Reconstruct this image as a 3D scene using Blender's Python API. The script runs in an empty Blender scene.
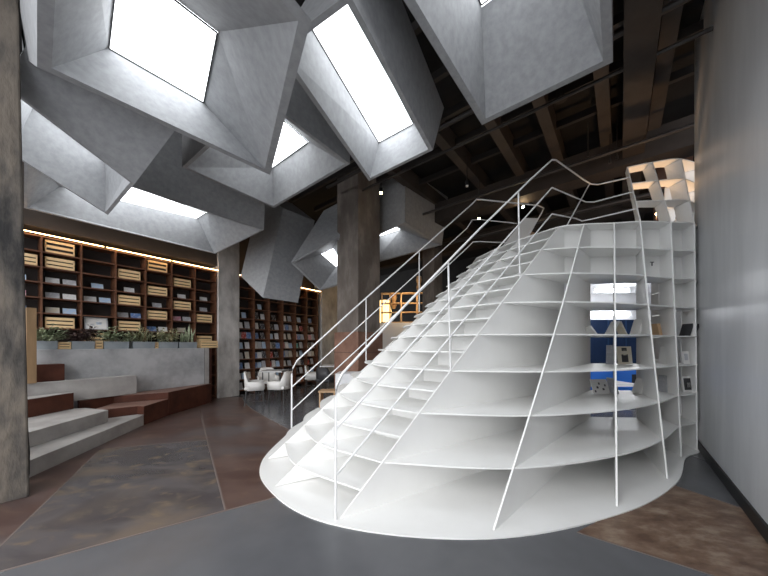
import bpy, math, random
from mathutils import Vector, Matrix
random.seed(7)
C = bpy.context.scene.collection
EYE, F, CX, HZ = 1.37, 290.0, 384.0, 345.0
LD = Vector((.632, .775, 0)); WD = Vector((.775, -.632, 0))      # long and cross axes of the building

# surveying helpers: real positions worked out from sight lines at a chosen depth or height
def at_y(u, v, y): return Vector(((u - CX) / F * y, y, EYE + (HZ - v) / F * y))
def at_z(u, v, z):
    y = (z - EYE) * F / (HZ - v)
    return Vector(((u - CX) / F * y, y, z))

# ------------------------------------------------------------------ materials
def mat(name, c1, c2=None, scale=4.0, rough=.6, bump=0.0, metallic=0.0, stretch=(1, 1, 1), detail=6, lo=.35, hi=.65, emit=None, estr=0, rough2=None, c3=None, bscale=None, spec=.5):
    m = bpy.data.materials.new(name); m.use_nodes = True
    nt = m.node_tree; b = nt.nodes['Principled BSDF']
    b.inputs['Base Color'].default_value = (*c1, 1); b.inputs['Roughness'].default_value = rough
    b.inputs['Metallic'].default_value = metallic
    b.inputs['Specular IOR Level'].default_value = spec
    if emit:
        b.inputs['Emission Color'].default_value = (*emit, 1); b.inputs['Emission Strength'].default_value = estr
    tc = nt.nodes.new('ShaderNodeTexCoord'); mp = nt.nodes.new('ShaderNodeMapping')
    mp.inputs['Scale'].default_value = stretch
    nt.links.new(tc.outputs['Object'], mp.inputs['Vector'])
    n = nt.nodes.new('ShaderNodeTexNoise'); n.inputs['Scale'].default_value = scale; n.inputs['Detail'].default_value = detail
    n.inputs['Roughness'].default_value = .62
    nt.links.new(mp.outputs['Vector'], n.inputs['Vector'])
    if c2:
        r = nt.nodes.new('ShaderNodeValToRGB')
        r.color_ramp.elements[0].position = lo; r.color_ramp.elements[0].color = (*c1, 1)
        r.color_ramp.elements[1].position = hi; r.color_ramp.elements[1].color = (*c2, 1)
        if c3:
            e = r.color_ramp.elements.new((lo + hi) / 2); e.color = (*c3, 1)
        nt.links.new(n.outputs['Fac'], r.inputs['Fac']); nt.links.new(r.outputs['Color'], b.inputs['Base Color'])
    if rough2 is not None:
        mr = nt.nodes.new('ShaderNodeMapRange'); mr.inputs['From Min'].default_value = .3; mr.inputs['From Max'].default_value = .7
        mr.inputs['To Min'].default_value = rough; mr.inputs['To Max'].default_value = rough2
        nt.links.new(n.outputs['Fac'], mr.inputs['Value']); nt.links.new(mr.outputs['Result'], b.inputs['Roughness'])
    if bump:
        n2 = nt.nodes.new('ShaderNodeTexNoise'); n2.inputs['Scale'].default_value = bscale or scale * 4; n2.inputs['Detail'].default_value = 8
        nt.links.new(mp.outputs['Vector'], n2.inputs['Vector'])
        bp = nt.nodes.new('ShaderNodeBump'); bp.inputs['Strength'].default_value = bump; bp.inputs['Distance'].default_value = .02
        nt.links.new(n2.outputs['Fac'], bp.inputs['Height']); nt.links.new(bp.outputs['Normal'], b.inputs['Normal'])
    return m

M = {}
M['white'] = mat('white_painted_steel', (.90, .90, .885), (.84, .835, .815), 1.6, .42, stretch=(1, 1, .6), lo=.3, hi=.75)
M['rail'] = mat('white_rail_paint', (.82, .82, .82), rough=.35)
M['shaft'] = mat('grey_plaster_shaft', (.285, .29, .298), (.355, .36, .37), 13, .62, bump=.05)
M['shaft_dark'] = M['shaft']
M['sky'] = mat('daylit_skylight_glass', (.9, .93, 1), rough=.3, emit=(.93, .965, 1), estr=2.9)
M['deck'] = mat('black_ceiling_paint', (.012, .011, .011), (.02, .018, .017), 3, .8)
M['beam'] = mat('brown_black_beam', (.026, .02, .017), (.042, .032, .027), 2.5, .7, bump=.1)
M['joist'] = mat('grey_brown_joist', (.05, .042, .037), (.07, .057, .05), 3, .7)
M['pipe'] = mat('dark_pipe_paint', (.035, .03, .028), rough=.5)
M['column'] = mat('raw_concrete_column', (.13, .105, .09), (.27, .235, .205), 2.6, .8, bump=.35, stretch=(1, 1, .45), c3=(.17, .145, .125))
M['column2'] = mat('grey_concrete_pier', (.30, .285, .27), (.55, .53, .51), 3.2, .8, bump=.3, stretch=(1, 1, .5))
M['col_old'] = mat('weathered_concrete_column', (.022, .021, .021), (.16, .135, .11), 4.2, .85, bump=.6, stretch=(1, 1, .35), c3=(.085, .075, .066), lo=.38, hi=.62)
M['rust_case'] = mat('brown_casing', (.17, .085, .058), (.27, .15, .105), 3, .65)
M['conc'] = mat('pale_concrete', (.30, .285, .275), (.44, .425, .41), 2.2, .7, bump=.12)
M['plconc'] = mat('planter_wall_concrete', (.30, .305, .315), (.50, .505, .515), 2.4, .6, bump=.1)
M['rust'] = mat('dark_corten_steel', (.05, .017, .011), (.105, .036, .022), 3, .6, spec=.25)
M['rusttop'] = mat('corten_tread', (.16, .085, .065), (.25, .15, .12), 3, .5)
M['floor'] = mat('polished_grey_concrete', (.082, .084, .091), (.14, .142, .153), .9, .16, rough2=.30, detail=4, lo=.2, hi=.8)
M['floor_rust'] = mat('rust_stained_floor', (.075, .042, .033), (.15, .148, .155), 1.1, .22, rough2=.38, c3=(.115, .078, .062), lo=.28, hi=.74, stretch=(1, 1.5, 1), detail=3)
M['floor_tan'] = mat('brown_stained_floor', (.10, .055, .035), (.27, .20, .145), 4.5, .35, c3=(.17, .105, .07), stretch=(1, 1.8, 1))
def stained(name, cols, s1, s2, rough):
    m = mat(name, cols[0], None, rough=rough); nt = m.node_tree; b = nt.nodes['Principled BSDF']; tc = nt.nodes['Texture Coordinate']
    def noise(sc, st, det, seed):
        mp = nt.nodes.new('ShaderNodeMapping'); mp.inputs['Scale'].default_value = st; mp.inputs['Location'].default_value = (seed, seed * .7, 0); mp.inputs['Rotation'].default_value = (0, 0, .5)
        n = nt.nodes.new('ShaderNodeTexNoise'); n.inputs['Scale'].default_value = sc; n.inputs['Detail'].default_value = det; n.inputs['Distortion'].default_value = .6
        nt.links.new(tc.outputs['Object'], mp.inputs['Vector']); nt.links.new(mp.outputs['Vector'], n.inputs['Vector']); return n
    def mix(f, a, c, lo, hi):
        mr = nt.nodes.new('ShaderNodeMapRange'); mr.interpolation_type = 'SMOOTHSTEP'; mr.inputs['From Min'].default_value = lo; mr.inputs['From Max'].default_value = hi
        nt.links.new(f.outputs['Fac'], mr.inputs['Value']); x = nt.nodes.new('ShaderNodeMix'); x.data_type = 'RGBA'; nt.links.new(mr.outputs['Result'], x.inputs['Factor'])
        for k, v in ((6, a), (7, c)):
            if isinstance(v, tuple): x.inputs[k].default_value = (*v, 1)
            else: nt.links.new(v, x.inputs[k])
        return x.outputs[2]
    o = mix(noise(s1, (1, 1.7, 1), 5, 3.1), cols[0], cols[1], .35, .66)
    o = mix(noise(s1 * .55, (1, 1.4, 1), 4, 9.7), o, cols[2], .46, .72)
    o = mix(noise(s2, (1, 1.6, 1), 7, 17.3), o, cols[3], .50, .78)
    nt.links.new(o, b.inputs['Base Color']); return m
M['floor_rust'] = stained('rust_stained_floor', [(.072, .040, .034), (.115, .072, .060), (.095, .082, .084), (.15, .10, .075)], 1.3, 3.6, .3)
M['floor_mix'] = stained('grey_stained_floor', [(.060, .054, .057), (.105, .095, .098), (.15, .118, .093), (.18, .138, .095)], 1.5, 4.0, .26)
M['seam'] = mat('pale_floor_joint', (.16, .125, .11), rough=.6)
M['rwall'] = mat('burnished_grey_wall', (.50, .51, .525), (.63, .64, .655), 1.4, .36, stretch=(1.5, 1.5, .35), bump=.02)
M['lwall'] = mat('dark_brown_wall', (.05, .04, .034), (.07, .055, .046), 2, .8)
M['black'] = mat('black_paint', (.012, .012, .012), rough=.5)
M['wood'] = mat('dark_red_brown_shelf_wood', (.085, .033, .017), (.15, .062, .03), 3, .5, stretch=(1, 1, 5))
M['woodback'] = mat('dark_shelf_back', (.03, .021, .018), rough=.7)
M['crate'] = mat('pale_pine', (.80, .55, .28), (.88, .66, .38), 5, .55, stretch=(1, 1, 6))
M['post'] = mat('ochre_timber', (.22, .14, .07), (.30, .19, .10), 4, .6, stretch=(3, 3, .5))
M['led'] = mat('warm_led_strip', (1, .7, .4), emit=(1, .60, .25), estr=13)
M['bulb'] = mat('warm_bulb', (1, .8, .5), emit=(1, .72, .38), estr=30)
M['zinc'] = mat('blue_grey_zinc', (.26, .30, .33), (.36, .40, .43), 4, .5)
M['soil'] = mat('soil', (.03, .02, .015), rough=.9)
M['leaf'] = mat('green_leaves', (.17, .22, .12), (.55, .60, .42), 6, .5)
M['leaf2'] = mat('yellow_green_leaves', (.36, .36, .2), (.70, .66, .46), 6, .5)
M['leaf3'] = mat('purple_leaves', (.035, .02, .022), (.09, .06, .05), 6, .5)
M['chair'] = mat('white_shell', (.70, .69, .67), rough=.5)
M['chairdark'] = mat('dark_shell', (.05, .05, .055), rough=.5)
M['steel'] = mat('dark_steel', (.08, .08, .08), rough=.35, metallic=.6)
M['tabletop'] = mat('grey_tabletop', (.42, .42, .42), rough=.4)
M['blue'] = mat('blue_cabinet', (.009, .022, .058), (.014, .03, .08), 2, .4)
M['blueedge'] = mat('blue_edge', (.025, .06, .14), rough=.4)
M['bluelight'] = mat('light_blue_panel', (.05, .22, .82), rough=.4)
M['offwhite'] = mat('white_plaster', (.75, .76, .78), rough=.6)
M['strip'] = mat('white_strip_light', (1, 1, 1), emit=(.95, .97, 1), estr=7)
M['tan'] = mat('tan_plywood', (.50, .33, .19), rough=.6)
M['lit'] = mat('lit_paper_shade', (1, .8, .5), emit=(1, .70, .30), estr=1.6)
M['paper'] = mat('paper', (.75, .74, .72), rough=.6)
M['darkpaper'] = mat('dark_cover', (.04, .04, .045), rough=.5)
COV = {'white': (.80, .80, .80), 'grey': (.46, .47, .50), 'blue': (.14, .27, .58), 'pale blue': (.48, .64, .84), 'red': (.45, .06, .05), 'orange': (.62, .20, .06),
       'teal': (.10, .40, .42), 'cream': (.66, .60, .48), 'dark': (.06, .06, .07), 'pink': (.60, .28, .36)}
def cover_mat(n, c):
    m = mat(n + '_cover', c, tuple(min(1, x * .5 + .33) for x in c), 22, .45, lo=.52, hi=.60, detail=2)
    return m
for n, c in COV.items(): M['cov_' + n] = cover_mat(n.replace(' ', '_'), c)

# ------------------------------------------------------------------ mesh builder
class MB:
    def __init__(s): s.v = []; s.f = []; s.sm = []
    def add(s, vs, fs, smooth=False):
        o = len(s.v); s.v += [tuple(v) for v in vs]
        for f in fs: s.f.append([i + o for i in f]); s.sm.append(smooth)
    def box(s, c, size, ax=None, ay=None, az=None):
        c = Vector(c); ax = Vector(ax or (1, 0, 0)); ay = Vector(ay or (0, 1, 0)); az = Vector(az or (0, 0, 1))
        h = [x / 2 for x in size]
        vs = [c + ax * (i * h[0]) + ay * (j * h[1]) + az * (k * h[2]) for k in (-1, 1) for j in (-1, 1) for i in (-1, 1)]
        s.add(vs, [(0, 2, 3, 1), (4, 5, 7, 6), (0, 1, 5, 4), (2, 6, 7, 3), (0, 4, 6, 2), (1, 3, 7, 5)])
    def slab(s, top, off):                       # polygon extruded by vector off
        n = len(top); off = Vector(off); t = [Vector(p) for p in top]
        s.add(t + [p + off for p in t], [tuple(range(n)), tuple(range(2 * n - 1, n - 1, -1))] + [(i, (i + 1) % n, n + (i + 1) % n, n + i) for i in range(n)])
    def strip(s, A, B, off):                     # ribbon between two polylines, extruded
        n = len(A); off = Vector(off)
        vs = [Vector(p) for p in A] + [Vector(p) for p in B]; vs = vs + [p + off for p in vs]; k = 2 * n; fs = []
        for i in range(n - 1):
            fs.append((i, i + 1, n + i + 1, n + i)); fs.append((k + i, k + n + i, k + n + i + 1, k + i + 1))
            fs.append((i, k + i, k + i + 1, i + 1)); fs.append((n + i, n + i + 1, k + n + i + 1, k + n + i))
        fs.append((0, n, k + n, k)); fs.append((n - 1, k + n - 1, k + 2 * n - 1, 2 * n - 1))
        s.add(vs, fs)
    def tube(s, pts, r, n=8, cap=True):
        pts = [Vector(p) for p in pts]; rings = []
        up = Vector((0, 0, 1))
        for i, p in enumerate(pts):
            a = pts[max(i - 1, 0)]; b = pts[min(i + 1, len(pts) - 1)]
            d = (b - a).normalized(); e = d.cross(up)
            if e.length < .05: e = d.cross(Vector((1, 0, 0)))
            e.normalize(); g = d.cross(e).normalized()
            rr = r[i] if isinstance(r, (list, tuple)) else r
            rings.append([p + (e * math.cos(t) + g * math.sin(t)) * rr for t in [2 * math.pi * k / n for k in range(n)]])
        vs = [q for ring in rings for q in ring]
        fs = [(i * n + k, i * n + (k + 1) % n, (i + 1) * n + (k + 1) % n, (i + 1) * n + k) for i in range(len(pts) - 1) for k in range(n)]
        s.add(vs, fs, True)
        if cap: s.add(rings[0] + rings[-1], [tuple(range(n - 1, -1, -1)), tuple(range(n, 2 * n))])
    def lathe(s, c, prof, n=16):
        c = Vector(c); vs = []; fs = []
        for r, z in prof:
            for k in range(n):
                t = 2 * math.pi * k / n; vs.append(c + Vector((r * math.cos(t), r * math.sin(t), z)))
        for i in range(len(prof) - 1):
            for k in range(n): fs.append((i * n + k, i * n + (k + 1) % n, (i + 1) * n + (k + 1) % n, (i + 1) * n + k))
        fs.append(tuple(range(n - 1, -1, -1))); fs.append(tuple((len(prof) - 1) * n + k for k in range(n)))
        s.add(vs, fs, False)
    def build(s, name, m, parent=None, origin=None, bevel=0, **props):
        o0 = Vector(origin) if origin is not None else Vector((0, 0, 0))
        me = bpy.data.meshes.new(name)
        me.from_pydata([tuple(Vector(v) - o0) for v in s.v], [], s.f)
        me.polygons.foreach_set('use_smooth', s.sm)
        me.update()
        import bmesh
        bm = bmesh.new(); bm.from_mesh(me); bmesh.ops.recalc_face_normals(bm, faces=bm.faces); bm.to_mesh(me); bm.free()
        o = bpy.data.objects.new(name, me); C.objects.link(o)
        me.materials.append(M[m] if isinstance(m, str) else m)
        if parent is not None: o.parent = parent
        if origin is not None: o.location = o0 if parent is None else o0 - parent.location
        if bevel:
            bv = o.modifiers.new('edge', 'BEVEL'); bv.width = bevel; bv.segments = 2; bv.limit_method = 'ANGLE'
        for k, v in props.items(): o[k] = v
        return o
def tag(o, label, cat, group=None):
    o['label'] = label; o['category'] = cat
    if group: o['group'] = group
    return o
def empty(name, loc, label, cat, group=None, rz=0):
    o = bpy.data.objects.new(name, None); C.objects.link(o); o.location = loc; o.rotation_euler.z = rz; o.empty_display_size = .1
    return tag(o, label, cat, group)
def struct(mb, name, m, **k):
    o = mb.build(name, m, **k); o['kind'] = 'structure'; return o
def part(mb, name, m, root):                     # world-space mesh under a root placed anywhere
    return mb.build(name, m, root, origin=root.location)
def catmull(P, seg=8):
    P = [Vector(p) for p in P]; out = []
    Q = [P[0] * 2 - P[1]] + P + [P[-1] * 2 - P[-2]]
    for i in range(1, len(Q) - 2):
        for k in range(seg):
            t = k / seg; a, b, c, d = Q[i - 1], Q[i], Q[i + 1], Q[i + 2]
            out.append(.5 * (2 * b + (c - a) * t + (2 * a - 5 * b + 4 * c - d) * t * t + (3 * b - a - 3 * c + d) * t ** 3))
    out.append(P[-1]); return out
def copy_tree(o, parent=None):
    c = o.copy(); C.objects.link(c)
    if parent is not None: c.parent = parent
    for ch in list(o.children): copy_tree(ch, c)
    return c
def ordinal(i): return ['first', 'second', 'third', 'fourth', 'fifth', 'sixth', 'seventh', 'eighth', 'ninth', 'tenth', 'eleventh', 'twelfth'][i]

# ------------------------------------------------------------------ setting
DECK = 5.6
b = MB(); b.box((0, 10.5, -.06), (34, 29, .12)); struct(b, 'floor', 'floor')
b = MB(); b.slab([(x, y, DECK) for x, y in [(-9, 2.4), (-3.2, -2), (17, -2), (17, 25), (-9, 25)]], (0, 0, .12)); struct(b, 'ceiling', 'deck')
WEND = Vector((4.335, 4.05, 0))
def rw(t, side, z): return WEND - LD * t + WD * side + Vector((0, 0, z))
b = MB(); c = rw(3.6, .12, DECK / 2); b.box(c, (7.2, .24, DECK), LD, WD); struct(b, 'wall_right', 'rwall')
b = MB(); c = rw(3.61, -.008, .055); b.box(c, (7.18, .016, .11), LD, WD); struct(b, 'baseboard_right', 'black')
# left wall: front plane of the bookcases
S0 = Vector((-4.24, 7.5, 0)); SD = Vector((.5556, .8315, 0)); SN = Vector((.8315, -.5556, 0))
def sp(t, n=0, z=0): return S0 + SD * t + SN * n + Vector((0, 0, z))
b = MB(); b.box(sp(.5, -.46, DECK / 2), (13, .12, DECK), SD, SN); b.box(sp(-1.6, -.21, 4.5), (4.2, .38, 2.2), SD, SN); struct(b, 'wall_left', 'lwall')
b = MB(); fw = Vector((3.0, 15.2, DECK / 2)); b.box(fw, (24, .2, DECK), WD, LD); struct(b, 'wall_far', 'deck')
b = MB(); b.box(Vector((11.5, 5.0, DECK / 2)), (12, .2, DECK), LD, WD); struct(b, 'wall_side', 'deck')

def floor_patch(P, name, m, z=.003):
    b = MB(); b.slab([(x, y, z) for x, y in P], (0, 0, -.01)); return struct(b, name, m)
arc = [Vector((x, y, 0)) for x, y in [(-1.2, 4.2), (-1.53, 4.67), (-2.13, 5.35), (-2.92, 6.31), (-3.45, 7.1), (-3.74, 7.64)]]
arc = catmull(arc, 6)
rustP = [(-5.2, -.1), (-2.32, 1.75), (-1.05, 2.56), (.2, 3.3), (.6, 4.4)] + [(p.x, p.y) for p in arc] + [(-4.3, 7.6), (-5, 6.5), (-6, 4.5), (-6.4, 1)]
floor_patch(rustP, 'floor_rust', 'floor_rust')
floor_patch([(-3.72, 3.8), (-2.44, 1.69), (-2.32, 1.75), (-1.32, 2.405), (-2.55, 4.18)], 'floor_stained', 'floor_mix', .0036)
floor_patch([(1.41, 2.12), (2.81, 2.86), (3.03, 2.36), (2.2, 1.36), (1.96, 1.72)], 'floor_tan', 'floor_tan')
SEAM = [0]
def seam(P, w=.02):
    SEAM[0] += 1
    P = [Vector((x, y, .0045)) for x, y in P]; A = []; B = []
    for i, p in enumerate(P):
        d = (P[min(i + 1, len(P) - 1)] - P[max(i - 1, 0)]).normalized(); n = Vector((-d.y, d.x, 0)) * w / 2
        A.append(p + n); B.append(p - n)
    b = MB(); b.strip(A, B, (0, 0, -.004)); struct(b, 'trim_%d' % SEAM[0], 'seam')
seam([(-5.2, -.1), (-2.32, 1.75), (-1.05, 2.56), (-.9, 2.66)], .012)
seam([(p.x, p.y) for p in arc], .03)
seam([(-3.87, 6.1), (-2.55, 4.18), (-1.32, 2.41)], .014)
seam([(-3.72, 3.8), (-2.44, 1.69)], .012)
seam([(-3.72, 3.8), (-2.55, 4.18)], .012)
seam([(2.81, 2.86), (3.03, 2.36)], .012)
seam([(1.41, 2.12), (1.96, 1.72)], .01)

# columns
def column(corner, w, l, z1, name, m, taper=0):
    c = Vector(corner); P = [c, c - WD * w, c - WD * w + LD * l, c + LD * l]
    g = MB(); ctr = sum(P, Vector()) / 4
    lo = [p + (p - ctr).normalized() * taper for p in P]
    g.add([Vector((p.x, p.y, 0)) for p in lo] + [Vector((p.x, p.y, z1)) for p in P], [(3, 2, 1, 0), (4, 5, 6, 7), (0, 1, 5, 4), (1, 2, 6, 5), (2, 3, 7, 6), (3, 0, 4, 7)])
    return struct(g, name, m, bevel=.015)
column((-.583, 6.5, 0), .70, .77, DECK, 'column_middle', 'column')
o = column(Vector((-3.27, 2.575, 0)) - LD * .75, .33, .75, DECK, 'column_near', 'col_old', .085)
column((1.55, 9.0, 0), .42, .55, DECK, 'column_far', 'column')
column((6.40, 6.0, 0), .55, .9, DECK, 'column_rear', 'rust_case')
b = MB(); b.box(sp(.21, -.14, DECK / 2), (.55, .40, DECK), SD, SN); struct(b, 'column_pier', 'column2', bevel=.01)
b = MB(); b.box(sp(3.97, -.14, DECK / 2), (.86, .40, DECK), SD, SN); struct(b, 'column_corner', 'column2', bevel=.01)
# brown casing round the foot of the middle column
cc = Vector((-.583, 6.5, 0)) - WD * .35 + LD * .385
b = MB(); b.box(cc + Vector((0, 0, .84)), (.80, .86, 1.66), WD, LD)
o = b.build('column_casing', 'rust_case', bevel=.01); tag(o, 'brown panelled casing around the foot of the tall concrete column', 'casing')
b = MB()
for z in (.45, 1.2): b.box(cc + Vector((0, 0, z)), (.806, .866, .008), WD, LD)
b.build('panel_joint', 'black', o)

# ceiling beams and services
BZ = 4.8
def beam(p, d, l, w, h, z, name='ceiling_beam', m='beam'):
    g = MB(); p = Vector(p); d = Vector(d); n = Vector((d.y, -d.x, 0)); g.box(p + Vector((0, 0, z + h / 2)), (l, w, h), d, n); return struct(g, name, m)
beam(Vector((3.6, 4.13, 0)), LD, 12, .30, .5, BZ)
beam(Vector((3.45, 6.4, 0)), WD, 16, .42, .5, BZ - .12)
beam(Vector((5.5, 8.0, 0)), WD, 16, .4, .5, BZ - .1)
for k, (u, v) in enumerate([(483, 112), (542, 112), (430, 130), (600, 60), (400, 180), (665, 60)]):
    p = at_z(u, v, 5.15); p.z = 0; beam(p + LD * 2, LD, 9, .17, .35, 5.15, 'ceiling_joist', 'joist')
for k in range(5):
    p = Vector((1.2, 3.0, 0)) + LD * (k * .75); beam(p, WD, 12, .07, .12, 5.30, 'ceiling_purlin', 'pipe')
def pipe(p, d, l, r, z, label):
    g = MB(); p = Vector(p) + Vector((0, 0, z)); d = Vector(d); g.tube([p - d * l / 2, p + d * l / 2], r, 10); tag(g.build('ceiling_pipe', 'pipe'), label, 'pipe', 'pipes under the dark ceiling')
pipe(Vector((2.2, 3.75, 0)), WD, 9, .035, 4.95, 'thin black pipe under the dark ceiling crossing behind the big corner light shaft')
pipe(Vector((2.35, 4.3, 0)), WD, 9, .025, 4.9, 'thin black pipe under the dark ceiling between the joists')
pipe(Vector((3.5, 5.4, 0)), WD, 8, .03, 4.72, 'dark pipe hanging below the brown cross beam near the shelf tower')
pipe(Vector((4.0, 7.1, 0)), WD, 10, .05, 4.45, 'thick dark pipe running behind the brown cross beam')

# spotlights
def spot(u, v, y, drop, label, warm=True):
    p = at_y(u, v, y); r = empty('ceiling_spotlight', p, label, 'spotlight', 'spotlights hanging from the dark ceiling')
    g = MB(); g.tube([p + Vector((0, 0, .04)), p + Vector((0, 0, drop))], .008, 6); part(g, 'drop_rod', 'pipe', r)
    g = MB(); g.tube([p + Vector((0, 0, .10)), p + Vector((0, .0, .015))], .035, 10); part(g, 'lamp_body', 'black', r)
    g = MB(); g.tube([p + Vector((0, 0, .016)), p + Vector((0, 0, -.012))], .028, 10); part(g, 'lamp_lens', 'bulb' if warm else 'chair', r)
    return p
SP = [spot(600, 111, 5.0, .9, 'lit warm spotlight near the big brown ceiling beam above the shelf tower'),
      spot(479, 219, 6.6, .9, 'lit warm spotlight seen beside the stair rail bend'),
      spot(523, 207, 6.8, 1.2, 'lit warm spotlight behind the stair rail top corner'),
      spot(381, 193, 6.2, .7, 'lit warm spotlight beside the tall concrete column'),
      spot(467, 186, 6.0, .8, 'small unlit white lamp on a rod below the ceiling joists', False),
      spot(657, 214, 6.4, 1.0, 'lit warm spotlight visible through the shelf tower opening')]
for i, (u, v, y, h, lb) in enumerate([(610, 162, 5.2, .95, 'long pale conduit rod hanging beside the big brown beam'), (588, 155, 5.3, .6, 'black rod hanging from the ceiling near the lit spotlight'), (617, 158, 5.3, .7, 'short black rod hanging close to the big brown beam')]):
    p = at_y(u, v, y); g = MB(); g.tube([p, p + Vector((0, 0, h))], .01, 6); g.tube([p + Vector((0, 0, -.03)), p + Vector((0, 0, .04))], .022, 8)
    tag(g.build('hanging_rod', 'beam' if i == 0 else 'pipe'), lb, 'rod', 'rods hanging from the ceiling')
p = at_z(561, 100, 5.28); g = MB(); g.tube([p, p + Vector((0, 0, .3))], .09, 20); tag(g.build('ceiling_speaker', 'beam'), 'round brown loudspeaker cap under the dark ceiling', 'speaker')

# ------------------------------------------------------------------ hanging light shafts
def inset(P, w):
    n = len(P); out = []
    for i in range(n):
        a, p, c = P[i - 1], P[i], P[(i + 1) % n]
        d1 = (p - a).normalized(); d2 = (c - p).normalized(); N = (d1.cross(d2)).normalized()
        s = max(.25, math.sqrt(max(0, 1 - d1.dot(d2) ** 2)))
        out.append(p + (d2 - d1) * (w / s))
    return out
def shaft(label, O, S, T, w=.06):
    O = [Vector(p) for p in O]; S = [Vector(p) for p in S]; T = [Vector(p) for p in T]; I = inset(O, w)
    ctr = sum(O, Vector()) / 4
    r = empty('light_shaft', ctr, label, 'light shaft', 'grey light shafts under the ceiling')
    g = MB(); n = 4
    vs = O + I + S + T
    fs = []
    for i in range(n):
        j = (i + 1) % n
        fs += [(i, j, n + j, n + i), (n + i, n + j, 2 * n + j, 2 * n + i), (i, 3 * n + i, 3 * n + j, j)]
    fs.append((12, 13, 14, 15))
    g.add(vs, fs); part(g, 'shell', 'shaft', r)
    g = MB(); sc = sum(S, Vector()) / 4; up = Vector((0, 0, .004))
    g.slab([p + (p - sc) * .02 + Vector((0, 0, .002)) for p in S], (0, 0, .012)); part(g, 'skylight_panel', 'sky', r)
    g = MB(); S2_ = [p.lerp(sc, .016) for p in S]
    for i in range(4):
        a_, b_ = S2_[i], S2_[(i + 1) % 4]; d_ = (b_ - a_).normalized(); n_ = d_.cross(Vector((0, 0, 1))).normalized()
        g.box((a_ + b_) / 2 + Vector((0, 0, -.006)), ((b_ - a_).length, .012, .01), d_, n_)
    part(g, 'skylight_frame', 'steel', r)
    return r
def para(a, b, c): return [a, b, c, a + c - b]

# big shaft overhead
h = 3.6
O = para(at_z(37, 67, h), at_z(270, 175, h), at_z(311, 20, h)); S = para(at_z(108, 48, 4.2), at_z(204, 103, 4.2), at_z(218, 32, 4.2)); ln = Vector((-.95, .67, .75))
S[3] = at_z(118, -46, 4.2); O[3] = O[0].lerp(Vector((0, 0, 3.6)), .58)
shaft('largest grey light shaft with square skylight, hanging overhead beside the weathered column', O, S, [p + ln for p in O], .075)
# centre long shaft
h = 3.9
O = [at_z(275, 49, h), at_z(369, 181, h), at_z(433, 150, h), at_z(349, -7, h)]
S = [at_z(310, 26, 4.5), at_z(379, 143, 4.5), at_z(414, 124, 4.5), at_z(345, -10, 4.5)]
shaft('long narrow grey light shaft with oblong skylight, hanging in front of the tall column', O, S, [p + Vector((.20, .28, .78)) for p in O], .05)
# shaft by the bookcase end, half hidden
O = [at_y(5, 84.5, 2.74), at_y(6, 151, 3.5), at_y(108, 215, 4.4), at_y(134.5, 184, 3.6)]
ln = at_y(173, 133, 3.4) - at_y(134.5, 184, 3.6)
fl, fr = O[1].lerp(O[0], .13), O[2].lerp(O[3], .13); uf = Vector((0, 0, .68)); un = ln * .9 + Vector((0, 0, .08))
S = [O[0].lerp(O[3], .25) + un, fl.lerp(fr, .22) + uf, fl.lerp(fr, .93) + uf, O[0].lerp(O[3], .86) + un]
T_ = [O[0] + ln * 1.25, O[1] + Vector((0, 0, .85)), O[2] + Vector((.1, -.03, .85)), O[3] + ln * 1.25]
shaft('dark-sided light shaft whose pale open mouth shows beside the weathered near column', O, S, T_, .04)
# wide shaft above the bookcase
O = [at_y(24, 150, 3.95), at_y(24, 208, 4.65), at_y(215.5, 254, 6.85), at_y(264, 230, 6.25)]
S = [at_y(70, 164, 4.45), at_y(62, 189.5, 5.05), at_y(186, 226, 6.85), at_y(207, 212.5, 6.35)]
shaft('wide light shaft with oblong skylight hanging just above the lit wooden bookcase', O, S, [p + Vector((.02, .05, 1.3)) for p in O], .03)
# middle shaft
h = 4.05
O = [at_z(182, 167, h), at_z(274, 208, h), at_z(350, 164, h), at_z(260, 95, h)]
S = [at_z(213, 122, 4.6), at_z(272.5, 168, 4.6), at_z(309, 142, 4.6), at_z(252, 92, 4.6)]
shaft('grey light shaft half hidden between the largest shaft and the long narrow one', O, S, [p + Vector((0, 0, .75)) for p in O], .05)
# right shaft, stretched out of view with its skylight for more overhead light
h = 4.2; back = Vector((-2.5, -3.07, 0)); a = at_z(482, 125, h); c = at_z(613, 62, h)
s2 = at_z(481.7, 7, 4.9); s3 = s2 + (c - a) * .55; bk = Vector((-1.95, -2.39, 0))
shaft('grey light shaft over the white stair, its broad plain inner face turned to the stair', [a + back, a, c, c + back], [s2 + bk, s2, s3, s3 + bk],
      [p + Vector((0, 0, .95)) for p in [a + back, a, c, c + back]], .075)
# tilted closed-looking shaft
b0, c0, d0 = at_y(240.7, 276, 7.35), at_y(263, 297.7, 6.95), at_y(298, 302.7, 7.5); e0 = b0 + d0 - c0
ln = at_y(283, 208, 7.4) - c0
O = [b0, c0, d0, e0]; ct = sum(O, Vector()) / 4
shaft('tilted grey light shaft in front of the tall far bookcase, mouth turned away', O, [p * .6 + ct * .4 + ln * .6 for p in O], [b0 + ln, c0 + ln, d0 + ln + Vector((.0, 0, -.05)), e0 + ln], .05)
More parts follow.
